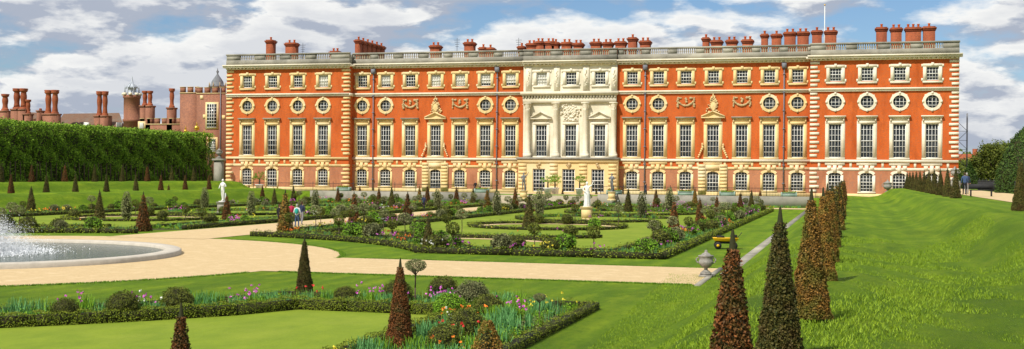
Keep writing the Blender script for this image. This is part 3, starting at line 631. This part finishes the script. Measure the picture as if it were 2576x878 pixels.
for mir in(0,1):
    o,i=(mirX(oF),mirX(iF)) if mir else (oF,iF)
    g=G();strip(g,o,i,.016,SOIL);g.make('soil_bed')
    cx=-22.3 if not mir else 2*AX+22.3
    g=G();strip(g,i,[(cx,100)]*len(i),.006,LAWN);g.make('parterre_lawn')
    g=G();boxhedge(g,o,size=.085,dens=120,h=.36,w=.42);boxhedge(g,i,size=.085,dens=100,h=.34,w=.38)
    fls=[]
    for (cy,rx,ry,a0,a1,wd) in((70,5.5,3.5,20,160,1.1),(79,7.5,5,200,340,1.3),(92,6,6,0,360,1.2),(110,7,8,30,330,1.5),(130,7,8,0,360,1.5),(142,6,4,0,360,1.4)):
        P=[(cx+rx*math.cos(R(t)),cy+ry*math.sin(R(t))) for t in np.linspace(a0,a1,30)];Q=[(cx+(rx-wd)*math.cos(R(t)),cy+(ry-wd)*math.sin(R(t))) for t in np.linspace(a0,a1,30)]
        boxhedge(g,P,size=.1,dens=75,h=.26,w=.3);fls.append((P,Q))
    g.make('box_hedge')
    g=G();S=planting(g,o,i,3.8,False)
    for k,(P,Q) in enumerate(fls):
        if k not in(0,2): planting(g,P,Q,1.8,False,.6)
    g.make('flower_bed')
    g=G()
    for k,(P,Q) in enumerate(fls):
        strip(g,P,Q,.02+.002*k,GRAVEL if k in(0,2) else SOIL)
    g.make('bed_infill')
    for p in S(80,.3,.7): place('clipped_ball_bush',BFm[rng.integers(3)],(p[0],p[1],-.02),sc=rng.uniform(.8,1.3))
    for p in S(40,.4,.6): place('standard_lollipop_tree',SF[rng.integers(2)],(p[0],p[1],0),sc=rng.uniform(.85,1.05))
    for k in range(18):
        P,Q=fls[rng.integers(1,6)];j=rng.integers(30);place('standard_lollipop_tree' if k%2 else 'clipped_ball_bush',SF[rng.integers(2)] if k%2 else BFm[rng.integers(3)],(P[j][0]*.5+Q[j][0]*.5,P[j][1]*.5+Q[j][1]*.5,0))
g=G();planting(g,[(-74,160.6),(-48,160.6)],[(-74,164.6),(-48,164.6)],5,False,.5);planting(g,[(-32,160.6),(-6,160.6)],[(-32,164.6),(-6,164.6)],5,False,.5)
g.make('flower_bed')
# grass blades in the foreground
g=G();n=90000;y=12+rng.uniform(0,1,n)**1.5*38;x=rng.uniform(-7,5,n)*(.6+.4*y/50)
P=np.array([[a,b,hgt(a,b)-.01] for a,b in zip(x,y)]);
GB=leafm('grass_blade',(.11,.20,.012),(.27,.38,.022))
blades(g,P,.06,1,GB,w=.016,spread=.9);g.make('grass_tufts')
# ---------------- pond
po=empty('round_fountain_pond',(PC[0],PC[1],0));g=G()
lathe(g,0,0,[(0,.09),(9.25,.09)],WATER,64);g.make('water',po)
g=G();lathe(g,0,0,[(9.15,-.1),(9.15,.2),(9.2,.24),(9.85,.24),(9.92,.2),(9.92,-.05)],solid('pond_stone',(.55,.5,.42),(.42,.38,.32),2),96);g.make('stone_rim',po)
g=G();lathe(g,0,0,[(.3,.05),(.25,.4),(.1,.5),(.06,.8),(0,.8)],LEAD,12)
SPR=solid('spray_water',(.88,.9,.93),(.82,.84,.88),3,bmp=0)
n=110000;t=rng.uniform(0,1,n);a=rng.uniform(0,6.283,n)
rm=np.abs(rng.normal(2.9,.9,n));hp=rng.uniform(.7,2.4,n);r=rm*t+rng.normal(size=n)*.12;zz=.1+hp*4*t*(1-t)*.45+hp*.9*(1-t)**2+rng.normal(size=n)*.08
P=np.c_[r*np.cos(a),r*np.sin(a),np.maximum(zz,.1)];leaves(g,P,.035,SPR)
n=12000;r=np.abs(rng.normal(2.9,.8,n));a=rng.uniform(0,6.283,n);leaves(g,np.c_[r*np.cos(a),r*np.sin(a),.1+np.abs(rng.normal(size=n))*.08],.06,SPR)
g.make('water_jet',po)
# ---------------- figures
SKIN=solid('skin',(.50,.29,.20),(.45,.25,.17),3,rough=.6,bmp=0)
def cloth(n,c): return solid(n,c,tuple(v*.75 for v in c),6,rough=.9)
def figure(name,loc,face,top,bot,hair,skin=None,stride=.0,armL=None,armR=None,h=1.72,shoe=None,pack=None,lean=0,drape=None,base=None):
    skin=skin or SKIN;shoe=shoe or DARK
    par=base or empty(name,loc)
    s=h/1.76
    J={'pel':(0,0,.95),'sp':(0,0,1.12),'ch':(0,-.01,1.33),'nk':(0,.01,1.5),'hd':(0,-.005,1.6)}
    E=[('pel','sp','t'),('sp','ch','t'),('ch','nk','t'),('nk','hd','s')];r={'pel':.135,'sp':.12,'ch':.145,'nk':.062,'hd':.055}
    for sd,n in((-1,'L'),(1,'R')):
        f=stride*sd
        J['h'+n]=(sd*.09,0,.9);J['k'+n]=(sd*.10,-f*.5-.02,.5);J['a'+n]=(sd*.10,-f+.02,.1);J['t'+n]=(sd*.12,-f-.14,.05)
        r['h'+n]=.1;r['k'+n]=.062;r['a'+n]=.045;r['t'+n]=.04
        E+=[('pel','h'+n,'b'),('h'+n,'k'+n,'b'),('k'+n,'a'+n,'b'),('a'+n,'t'+n,'f')]
        ar=(armL if n=='L' else armR) or ((sd*.245,.03+f*.2,1.15),(sd*.26,-.06+f*.4,.92))
        J['s'+n]=(sd*.17,0,1.42);J['e'+n]=ar[0];J['w'+n]=ar[1];w=Vector(ar[1]);d=(w-Vector(ar[0])).normalized()
        J['p'+n]=tuple(w+d*.08);r['s'+n]=.068;r['e'+n]=.047;r['w'+n]=.034;r['p'+n]=.036
        E+=[('ch','s'+n,'t'),('s'+n,'e'+n,'t'),('e'+n,'w'+n,'t'),('w'+n,'p'+n,'s')]
    K=list(J);me=bpy.data.meshes.new('sk');me.from_pydata([J[k] for k in K],[(K.index(a),K.index(b)) for a,b,_ in E],[])
    ob=bpy.data.objects.new('sk',me);scn.collection.objects.link(ob);ob.modifiers.new('s','SKIN')
    for i,k in enumerate(K): me.skin_vertices[0].data[i].radius=(r[k],r[k]);me.skin_vertices[0].data[i].use_root=(i==0)
    ob.modifiers.new('u','SUBSURF').levels=1
    dg=bpy.context.evaluated_depsgraph_get();m2=bpy.data.meshes.new_from_object(ob.evaluated_get(dg));bpy.data.objects.remove(ob)
    lab={'t':0,'b':1,'s':2,'f':3}
    m2.materials.clear()
    for m in(top,bot,skin,shoe): m2.materials.append(m)
    A=np.array([J[a] for a,b,_ in E]);Bv=np.array([J[b] for a,b,_ in E]);D=Bv-A;LL=(D**2).sum(1)
    for p in m2.polygons:
        cc=np.array(p.center);t=np.clip(((cc-A)*D).sum(1)/LL,0,1);dd=np.linalg.norm(A+D*t[:,None]-cc,axis=1);p.material_index=lab[E[int(dd.argmin())][2]];p.use_smooth=True
    sub=empty('body',(0,0,0));sub.parent=par;sub.rotation_euler=(lean,0,face);sub.scale=(s,s,s)
    if base: sub.location=loc
    o=place('torso_and_limbs',m2,parent=sub)
    g=G()
    def ell(c,rx,ry,rz,m,t0=0,t1=math.pi,n=14):
        ts=np.linspace(t0,t1,9);a=np.arange(n)*2*math.pi/n
        V=np.concatenate([np.stack([c[0]+rx*math.sin(t)*np.cos(a),c[1]+ry*math.sin(t)*np.sin(a),np.full(n,c[2]+rz*math.cos(t))],1) for t in ts])
        g.add(V,[[i*n+k,i*n+(k+1)%n,(i+1)*n+(k+1)%n,(i+1)*n+k] for i in range(8) for k in range(n)],m)
    hc=(0,-.015,1.655);ell(hc,.073,.09,.112,skin);ell((0,-.035,1.59),.05,.06,.05,skin)
    ell((0,.008,1.685),.082,.095,.1,hair,0,1.75);ell((0,.03,1.65),.078,.075,.1,hair)
    limb(g,(0,-.1,1.665),(0,-.125,1.635),.009,.014,skin);box(g,-.022,.022,-.102,-.092,1.598,1.607,RED if skin is SKIN else skin)
    for sd in(-1,1):
        ell((sd*.03,-.096,1.665),.012,.008,.009,DARK if skin is SKIN else skin,n=8);ell((sd*.075,-.005,1.65),.012,.02,.03,skin,n=8)
        n='L' if sd<0 else 'R';w=Vector(J['w'+n]);pv=Vector(J['p'+n]);d=(pv-w).normalized();side=d.cross(Vector((1,0,0)));side=side.normalized() if side.length>.1 else Vector((0,1,0))
        dn=d.cross(side)
        for k,l in enumerate((.06,.075,.082,.07)):
            b=pv+side*(k-1.5)*.019;m1=b+d*l*.5;limb(g,b,m1,.0095,.009,skin,6);limb(g,m1,m1+d*l*.4-dn*sd*.02,.009,.007,skin,6)
        b=w+d*.03+side*.03;limb(g,b,b+side*.03+d*.035,.012,.009,skin,6);limb(g,b+side*.03+d*.035,b+side*.032+d*.06,.01,.008,skin,6)
    if pack: 
        ell((0,.19,1.24),.15,.1,.22,pack)
        for sd in(-1,1): limb(g,(sd*.1,.12,1.42),(sd*.12,-.12,1.3),.02,.02,pack);limb(g,(sd*.12,-.12,1.3),(sd*.1,.1,1.08),.02,.02,pack)
    if drape:
        lathe(g,0,0,[(.17,1.05),(.2,.95),(.21,.7),(.2,.4),(.23,.12),(.22,.03)],drape,28,wob=.07)
        limb(g,(-.15,.08,1.45),(.16,-.1,1.0),.05,.07,drape,8)
    g.make('head_and_hands',sub,smooth=True);return par
navy=cloth('navy_cloth',(.03,.04,.08));red=cloth('red_cloth',(.45,.03,.08));grey=cloth('grey_cloth',(.25,.25,.27));teal=cloth('teal_pack',(.03,.35,.30));blk_=cloth('dark_cloth',(.02,.02,.022));tan_=cloth('tan_cloth',(.35,.27,.17));jean=cloth('denim',(.06,.1,.2));whc=cloth('white_cloth',(.65,.67,.67))
hb=cloth('brown_hair',(.07,.04,.02));hg=cloth('grey_hair',(.35,.33,.3))
def pers(x,y,Z=0,**k):
    p=gp(x,y,Z);figure('visitor',tuple(p),**k)
pers(733,566,face=R(200),top=red,bot=navy,hair=hb,stride=.12,pack=red,h=1.7)
pers(747,573,face=R(190),top=whc,bot=jean,hair=hg,stride=-.1,pack=teal,h=1.72)
pers(759,566,face=R(170),top=navy,bot=grey,hair=hb,stride=.14,h=1.78)
pers(702,570,face=R(150),top=blk_,bot=blk_,hair=hb,stride=.1,h=1.65)
pers(1066,532,face=R(180),top=navy,bot=blk_,hair=hb,stride=.1,h=1.75)
for x,t,f in((1196,blk_,20),(1207,tan_,-30),(1624,navy,90)):
    p=fp(x,470,166.4);figure('visitor',(p.x,166.4,1.32),face=R(f),top=t,bot=navy,hair=hb,stride=.08)
p=fp(2427,450,100.);figure('visitor',(p.x,100,2.73),face=R(180),top=jean,bot=blk_,hair=hb,stride=.1)
p=fp(2432,450,104.);figure('visitor',(p.x,104,2.73),face=R(180),top=navy,bot=grey,hair=hg,stride=-.1)
MARB=solid('white_marble',(.80,.79,.75),(.70,.68,.64),3,rough=.6);BRON=solid('dark_bronze',(.12,.13,.14),(.24,.25,.25),3,rough=.45,metal=.3)
def statue(loc,face,m,ph,pw,pm,h=1.95,up=True,drape=True):
    par=empty('marble_statue' if m is MARB else 'bronze_statue',loc);g=G()
    box(g,-pw*.65,pw*.65,-pw*.65,pw*.65,0,.15,pm);box(g,-pw*.55,pw*.55,-pw*.55,pw*.55,.15,.25,pm);box(g,-pw/2,pw/2,-pw/2,pw/2,.25,ph-.2,pm)
    box(g,-pw*.56,pw*.56,-pw*.56,pw*.56,ph-.2,ph-.08,pm);box(g,-pw*.62,pw*.62,-pw*.62,pw*.62,ph-.08,ph,pm);box(g,-.28,.28,-.28,.28,ph,ph+.08,m)
    limb(g,(.22,.12,ph),(.16,.1,ph+.85),.14,.1,m,8)
    g.make('pedestal',par)
    figure('x',(0,0,ph+.06),face,m,m,m,skin=m,shoe=m,stride=.09,h=h,armR=((.33,-.05,1.5),(.42,-.1,1.72)) if up else ((.3,.05,1.18),(.15,-.17,1.2)),armL=((-.3,.0,1.2),(-.2,-.2,1.08)),drape=m if drape else None,base=par)
statue(tuple(gp(1476,556)),R(20),MARB,1.25,.8,STY,h=2.1)
statue(tuple(gp(560,538)),R(-10),MARB,1.15,.75,STG,up=False,drape=False,h=2.1)
p=fp(1320,480,164.2);statue((p.x,163.6,0.6),R(30),BRON,1.2,.8,STY,drape=False,h=2.4)
p=fp(1540,480,164.2);statue((p.x,163.9,.6),R(-20),BRON,1.2,.8,STY,up=False,drape=False,h=2.4)
# ---------------- garden urn
def urn(name,loc,s,m):
    g=G();box(g,-.28,.28,-.28,.28,0,.1,m);box(g,-.22,.22,-.22,.22,.1,.2,m)
    lathe(g,0,0,[(.18,.2),(.19,.24),(.09,.3),(.07,.36),(.1,.4),(.22,.46),(.3,.58),(.32,.7),(.29,.72),(.3,.86),(.34,.9),(.34,.93),(.2,.96),(.16,1.02),(.1,1.04),(.06,1.1),(.07,1.14),(0,1.18)],m,20)
    for sd in(-1,1):
        pts=[(sd*.3,0,.6),(sd*.4,0,.66),(sd*.42,0,.78),(sd*.32,0,.84)]
        for a,b in zip(pts,pts[1:]): limb(g,a,b,.03,.03,m)
    o=g.make(name,smooth=False,loc=loc);o.scale=(s,s,s)
URN=solid('urn_lead',(.34,.32,.28),(.15,.14,.13),7)
urn('garden_urn',(-5.45,49.2,0),.92,URN)
p=fp(2402,430,158);urn('garden_urn',(p.x,158,3.7),1.5,URN);g=G();box(g,p.x-.6,p.x+.6,157.4,158.6,2,3.7,STG);g.make('urn_pedestal')
p=fp(2233,450,160);urn('garden_urn',(p.x,160,1.9),1.6,URN)
p=fp(551,400,160);g=G();X=p.x
box(g,X-.55,X+.55,159.5,160.5,1.3,5.6,STG);box(g,X-.75,X+.75,159.3,160.7,5.6,5.9,STG);box(g,X-.7,X+.7,159.35,160.65,1.3,1.9,STG);g.make('stone_gate_pier');urn('gate_urn',(X,160,5.9),1.3,URN)
for x,y in((495,322),(467,330),(513,340),(526,352)):
    p=fp(x,y,172);g=G();limb(g,(p.x,172,1.3),(p.x,172,p.z),.09,.06,DARK);r=.42 if x in(495,) else .3
    lathe(g,p.x,172,[(r*math.sin(t),p.z-r*math.cos(t)) for t in np.linspace(0,math.pi,9)],GOLD,14);lathe(g,p.x,172,[(.1,p.z+r),(.16,p.z+r+.15),(0,p.z+r+.5)],GOLD,8)
    g.make('gilt_gate_finial',smooth=True)
# ---------------- railings
def rail(name,x0,y0,x1,y1,z,h,sp):
    g=G();L=math.hypot(x1-x0,y1-y0);n=int(L/sp);ux,uy=(x1-x0)/L,(y1-y0)/L
    for zz in(.12,h-.08): limb(g,(x0,y0,z+zz),(x1,y1,z+zz),.025,.025,DARK,4)
    for k in range(n+1):
        x,y=x0+ux*sp*k,y0+uy*sp*k;big=k%16==0;limb(g,(x,y,z),(x,y,z+h+(.2 if big else 0)),.05 if big else .015,.04 if big else .012,DARK,4)
    g.make(name)
rail('iron_railing',-92,167.0,-47.6,167.0,1.3,1.25,.2);rail('iron_railing',-33,167,-3,167,1.3,1.25,.2)
rail('iron_fence',14.2,60,14.2,150,2.7,1.1,.22)
def planter(x,y,z,palm=False):
    g=G()
    if palm:
        lathe(g,0,0,[(0,0),(.45,0),(.6,.75),(.68,.8),(.66,.88),(.5,.88),(.5,.8),(0,.8)],WOOD,16);limb(g,(0,0,.8),(0,0,1.7),.12,.1,BARK)
        for k in range(26):
            a=rng.uniform(0,6.28);e=rng.uniform(-.2,1.2);L=rng.uniform(.7,1.1);d=np.array([math.cos(a)*math.cos(e),math.sin(a)*math.cos(e),math.sin(e)]);tip=np.array([0,0,1.7])+d*L;limb(g,(0,0,1.7),tip,.012,.008,SHRUB,4)
            P=tip+unit(14)*.25*rng.uniform(.2,1,(14,1));leaves(g,P,.28,SHRUB,asp=.2)
        g.make('potted_palm',loc=(x,y,z))
    else:
        TUB=bpy.data.materials.get('tub_green') or solid('tub_green',(.3,.4,.33),(.22,.3,.25),3)
        box(g,-1.0,1.0,-.35,.35,.05,.55,TUB);box(g,-1.05,1.05,-.4,.4,.5,.58,TUB)
        for sx in(-.95,.95):
            for sy in(-.33,.33): box(g,sx-.08,sx+.08,sy-.08,sy+.08,0,.66,TUB)
        n=500;leaves(g,np.c_[rng.uniform(-.9,.9,n),rng.uniform(-.3,.3,n),.55+np.abs(rng.normal(size=n))*.14],.12,SHRUB);n=80;leaves(g,np.c_[rng.uniform(-.9,.9,n),rng.uniform(-.3,.3,n),.7+np.abs(rng.normal(size=n))*.12],.1,RED)
        g.make('planter_box',loc=(x,y,z))
for x in(865,1212,1545,1725,1830,1985): 
    p=fp(x,490,166.2);planter(p.x,166.2,1.32)
for x in(1378,1458): p=fp(x,490,167);planter(p.x,167,1.32,True)
for x in(645,1392): p=fp(x,470,168);planter(p.x,169,1.32,True)
# ---------------- yellow garden cart
cp=gp(1826,626);car=empty('yellow_garden_utility_cart',tuple(cp));car.rotation_euler=(0,0,R(8));g=G()
YP=solid('yellow_paint',(.75,.45,.01),(.68,.4,.01),2,rough=.4,bmp=0);RUB=solid('rubber',(.02,.02,.02),(.03,.03,.03),4)
V=[[-.62,-.35,.42],[.55,-.35,.42],[.55,.35,.42],[-.62,.35,.42],[-.72,-.42,.58],[.66,-.42,.58],[.66,.42,.58],[-.72,.42,.58]];g.add(V,BF,YP)
box(g,-.72,.66,-.44,.44,.58,.62,YP);box(g,-.55,.5,-.28,.28,.3,.42,DARK);box(g,.25,.6,-.2,.2,.62,.78,RUB);box(g,-.5,-.1,-.3,.3,.62,.72,RUB)
for sx in(-.45,.42):
    for sy in(-.42,.42):
        limb(g,(sx,sy-.08,.2),(sx,sy+.08,.2),.2,.2,RUB,16);limb(g,(sx,sy-.09,.2),(sx,sy+.09,.2),.08,.08,YP,10)
limb(g,(.6,0,.6),(.85,0,.9),.02,.02,DARK);limb(g,(.85,-.2,.9),(.85,.2,.9),.02,.02,DARK)
g.make('chassis_and_wheels',car)
# ---------------- right-hand background
def tree(name,x,y,z,h,w,lm,n=9000,size=.35,trunk=.25,cl=45):
    g=G();limb(g,(0,0,0),(0,0,h*.45),.05*w,.03*w,BARK,8)
    C=unit(cl)*np.array([w/2,w/2,h*(1-trunk)/2])*(rng.uniform(.3,1,(cl,1))**.5)*.85+np.array([0,0,h*(1+trunk)/2])
    for q in C[:18]: limb(g,(0,0,h*trunk*1.1),q,.02*w,.008*w,BARK,5)
    k=n//cl
    P=np.repeat(C,k,axis=0)+unit(cl*k)*(w*.16*rng.uniform(.3,1.1,cl*k))[:,None];leaves(g,P,size,lm);g.make(name,loc=(x,y,z))
for (x,yt,Y,w) in((2508,352,210,8),(2486,385,230,8),(2545,372,215,7),(2470,405,260,9),(2535,350,250,9),(2440,400,300,8),(2560,400,190,6)):
    p=fp(x,yt,Y);tree('broadleaf_tree',p.x,Y,1.2,p.z-1.2,w,TREEL)
p=fp(2578,312,120);g=G();H=p.z-2.6;r=2.7
lathe(g,0,0,[(r*.9,0),(r*.95,H*.2),(r*.86,H*.45),(r*.55,H*.75),(0,H*.95)],CORE,20)
n=16000;t=rng.uniform(0,1,n)**1.3;a=rng.uniform(0,6.283,n);rr=r*np.cos(t**1.3*math.pi/2)**.8*(1+.05*np.sin(a*6+t*9))+rng.normal(size=n)*.08
leaves(g,np.c_[rr*np.cos(a),rr*np.sin(a),t*H],.17,CONIF,N=np.c_[np.cos(a),np.sin(a),np.full(n,.5)]);g.make('large_clipped_yew',loc=(p.x+.4,120,2.6))
for x,yt in((2440,398),(2415,425)):
    p=fp(x,yt,165);g=G();H=p.z-2;n=3500;t=rng.uniform(0,1,n);a=rng.uniform(0,6.283,n);rr=1.6*(1-t**1.6)
    leaves(g,np.c_[rr*np.cos(a),rr*np.sin(a),t*H],.2,CONIF);lathe(g,0,0,[(1.4,0),(1.2,H*.4),(0,H*.9)],CORE,12);g.make('clipped_yew_cone',loc=(p.x,165,1.5))
g=G()
for k in range(60):
    X=30+k*6+rng.normal()*3;Yy=340+rng.normal()*15;cn=300;hh=rng.uniform(8,13)
    P=np.array([X,Yy,hh*.5])+unit(cn)*np.array([5,4,hh*.55])*rng.uniform(.6,1,(cn,1));leaves(g,P,1.1,TREEL)
    box(g,X-3,X+3,Yy,Yy+3,0,hh*.7,CORE)
for k in range(90):
    X=-420+k*6+rng.normal()*3;Yy=420+rng.normal()*15;cn=120;hh=rng.uniform(8,12)
    P=np.array([X,Yy,hh*.5])+unit(cn)*np.array([5,4,hh*.55])*rng.uniform(.6,1,(cn,1));leaves(g,P,1.3,TREEL)
g.make('distant_trees')
p=fp(2462,400,300);g=G();box(g,p.x-5,p.x+5,300,308,0,p.z-1.5,BRICKL)
g.add([[p.x-5.4,299.6,p.z-1.6],[p.x+5.4,299.6,p.z-1.6],[p.x+4,304,p.z+1.2],[p.x-4,304,p.z+1.2]],[[0,1,2,3]],BRICKC);box(g,p.x-1,p.x,303,304,p.z,p.z+2.4,BRICKC)
for k in range(3): box(g,p.x-4+k*3.2,p.x-2.8+k*3.2,299.9,300,p.z-4,p.z-2.6,WOOD)
g.make('distant_house')
p=fp(2421,285,200);g=G();w=.7
for sx in(-w,w):
    for sy in(-w,w): limb(g,(p.x+sx,200+sy,0),(p.x+sx,200+sy,p.z),.05,.05,LEAD,4)
z=0;k=0
while z<p.z-1.4:
    s=1 if k%2 else -1
    limb(g,(p.x-s*w,200-w,z),(p.x+s*w,200-w,z+1.4),.035,.035,LEAD,4);limb(g,(p.x-w,200-s*w,z),(p.x-w,200+s*w,z+1.4),.035,.035,LEAD,4);limb(g,(p.x-w,200-w,z),(p.x+w,200-w,z),.03,.03,LEAD,4);z+=1.4;k+=1
g.make('lattice_mast')
p=fp(2468,460,95);be=G();x=p.x
box(be,x-.8,x+.8,94.7,95.1,3.13,3.19,DARK);box(be,x-.8,x+.8,95.1,95.16,3.25,3.6,DARK)
for sx in(-.7,.7):
    for sy in(94.75,95.1): box(be,x+sx-.04,x+sx+.04,sy-.03,sy+.03,2.7,3.15,DARK)
be.make('park_bench')
# ---------------- light and sky
S=Vector((-.36,-.82,.97)).normalized();el=math.asin(S.z);az=math.atan2(S.x,S.y)
sd=bpy.data.lights.new('sun','SUN');sd.energy=5.0;sd.angle=R(.5);sd.color=(1,.95,.85);so=bpy.data.objects.new('sun',sd);scn.collection.objects.link(so)
so.rotation_euler=(-S).to_track_quat('-Z','Y').to_euler()
w=bpy.data.worlds.new('World');scn.world=w;w.use_nodes=True;nt=w.node_tree;bg=nt.nodes['Background']
sky=nt.nodes.new('ShaderNodeTexSky');sky.sky_type='NISHITA';sky.sun_disc=False;sky.sun_elevation=el;sky.sun_rotation=az;sky.air_density=1.0;sky.dust_density=.4;sky.ozone_density=2.5
tc=nt.nodes.new('ShaderNodeTexCoord')
def mapped(off,sc=(1,1,3.0)):
    mp=nt.nodes.new('ShaderNodeMapping');mp.inputs['Scale'].default_value=sc;mp.inputs['Location'].default_value=off;nt.links.new(tc.outputs['Generated'],mp.inputs[0]);return mp.outputs[0]
n1=noise(nt,9.5,10,.56,vec=mapped((5.1,1.7,.4)));n2=noise(nt,9.5,10,.56,vec=mapped((5.1-.010,1.7,.4+.03)))
big=noise(nt,2.2,3,.5,vec=mapped((8.3,2.2,1.4)))
def math_(op,a,b):
    n=nt.nodes.new('ShaderNodeMath');n.operation=op
    for k,v in enumerate((a,b)):
        if hasattr(v,'is_output'): nt.links.new(v,n.inputs[k])
        else: n.inputs[k].default_value=v
    return n.outputs[0]
dens=math_('ADD',n1,math_('MULTIPLY',math_('SUBTRACT',big,.5),.25))
mask=ramp(nt,dens,.35,.475)
lit=ramp(nt,math_('SUBTRACT',n1,n2),-.04,.045)
thick=ramp(nt,dens,.46,.62)
cc=mixc(nt,lit,(4.2,4.7,5.7),(9.6,9.6,9.4));cc=mixc(nt,math_('MULTIPLY',thick,.5),cc,(4.7,5.1,6.0))
skyc=mixc(nt,1.0,sky.outputs[0],(.72,.85,1.0),'MULTIPLY')
nt.links.new(mixc(nt,mask,skyc,cc),bg.inputs['Color']);bg.inputs['Strength'].default_value=.1
# ---------------- camera
cd=bpy.data.cameras.new('camera');cd.sensor_width=36;cd.lens=36*F/2576;cd.clip_end=9000;co=bpy.data.objects.new('camera',cd);scn.collection.objects.link(co)
co.matrix_world=Matrix.Translation(EYE)@M.to_4x4();scn.camera=co
scn.view_settings.view_transform='Standard';scn.view_settings.look='None';scn.view_settings.exposure=0
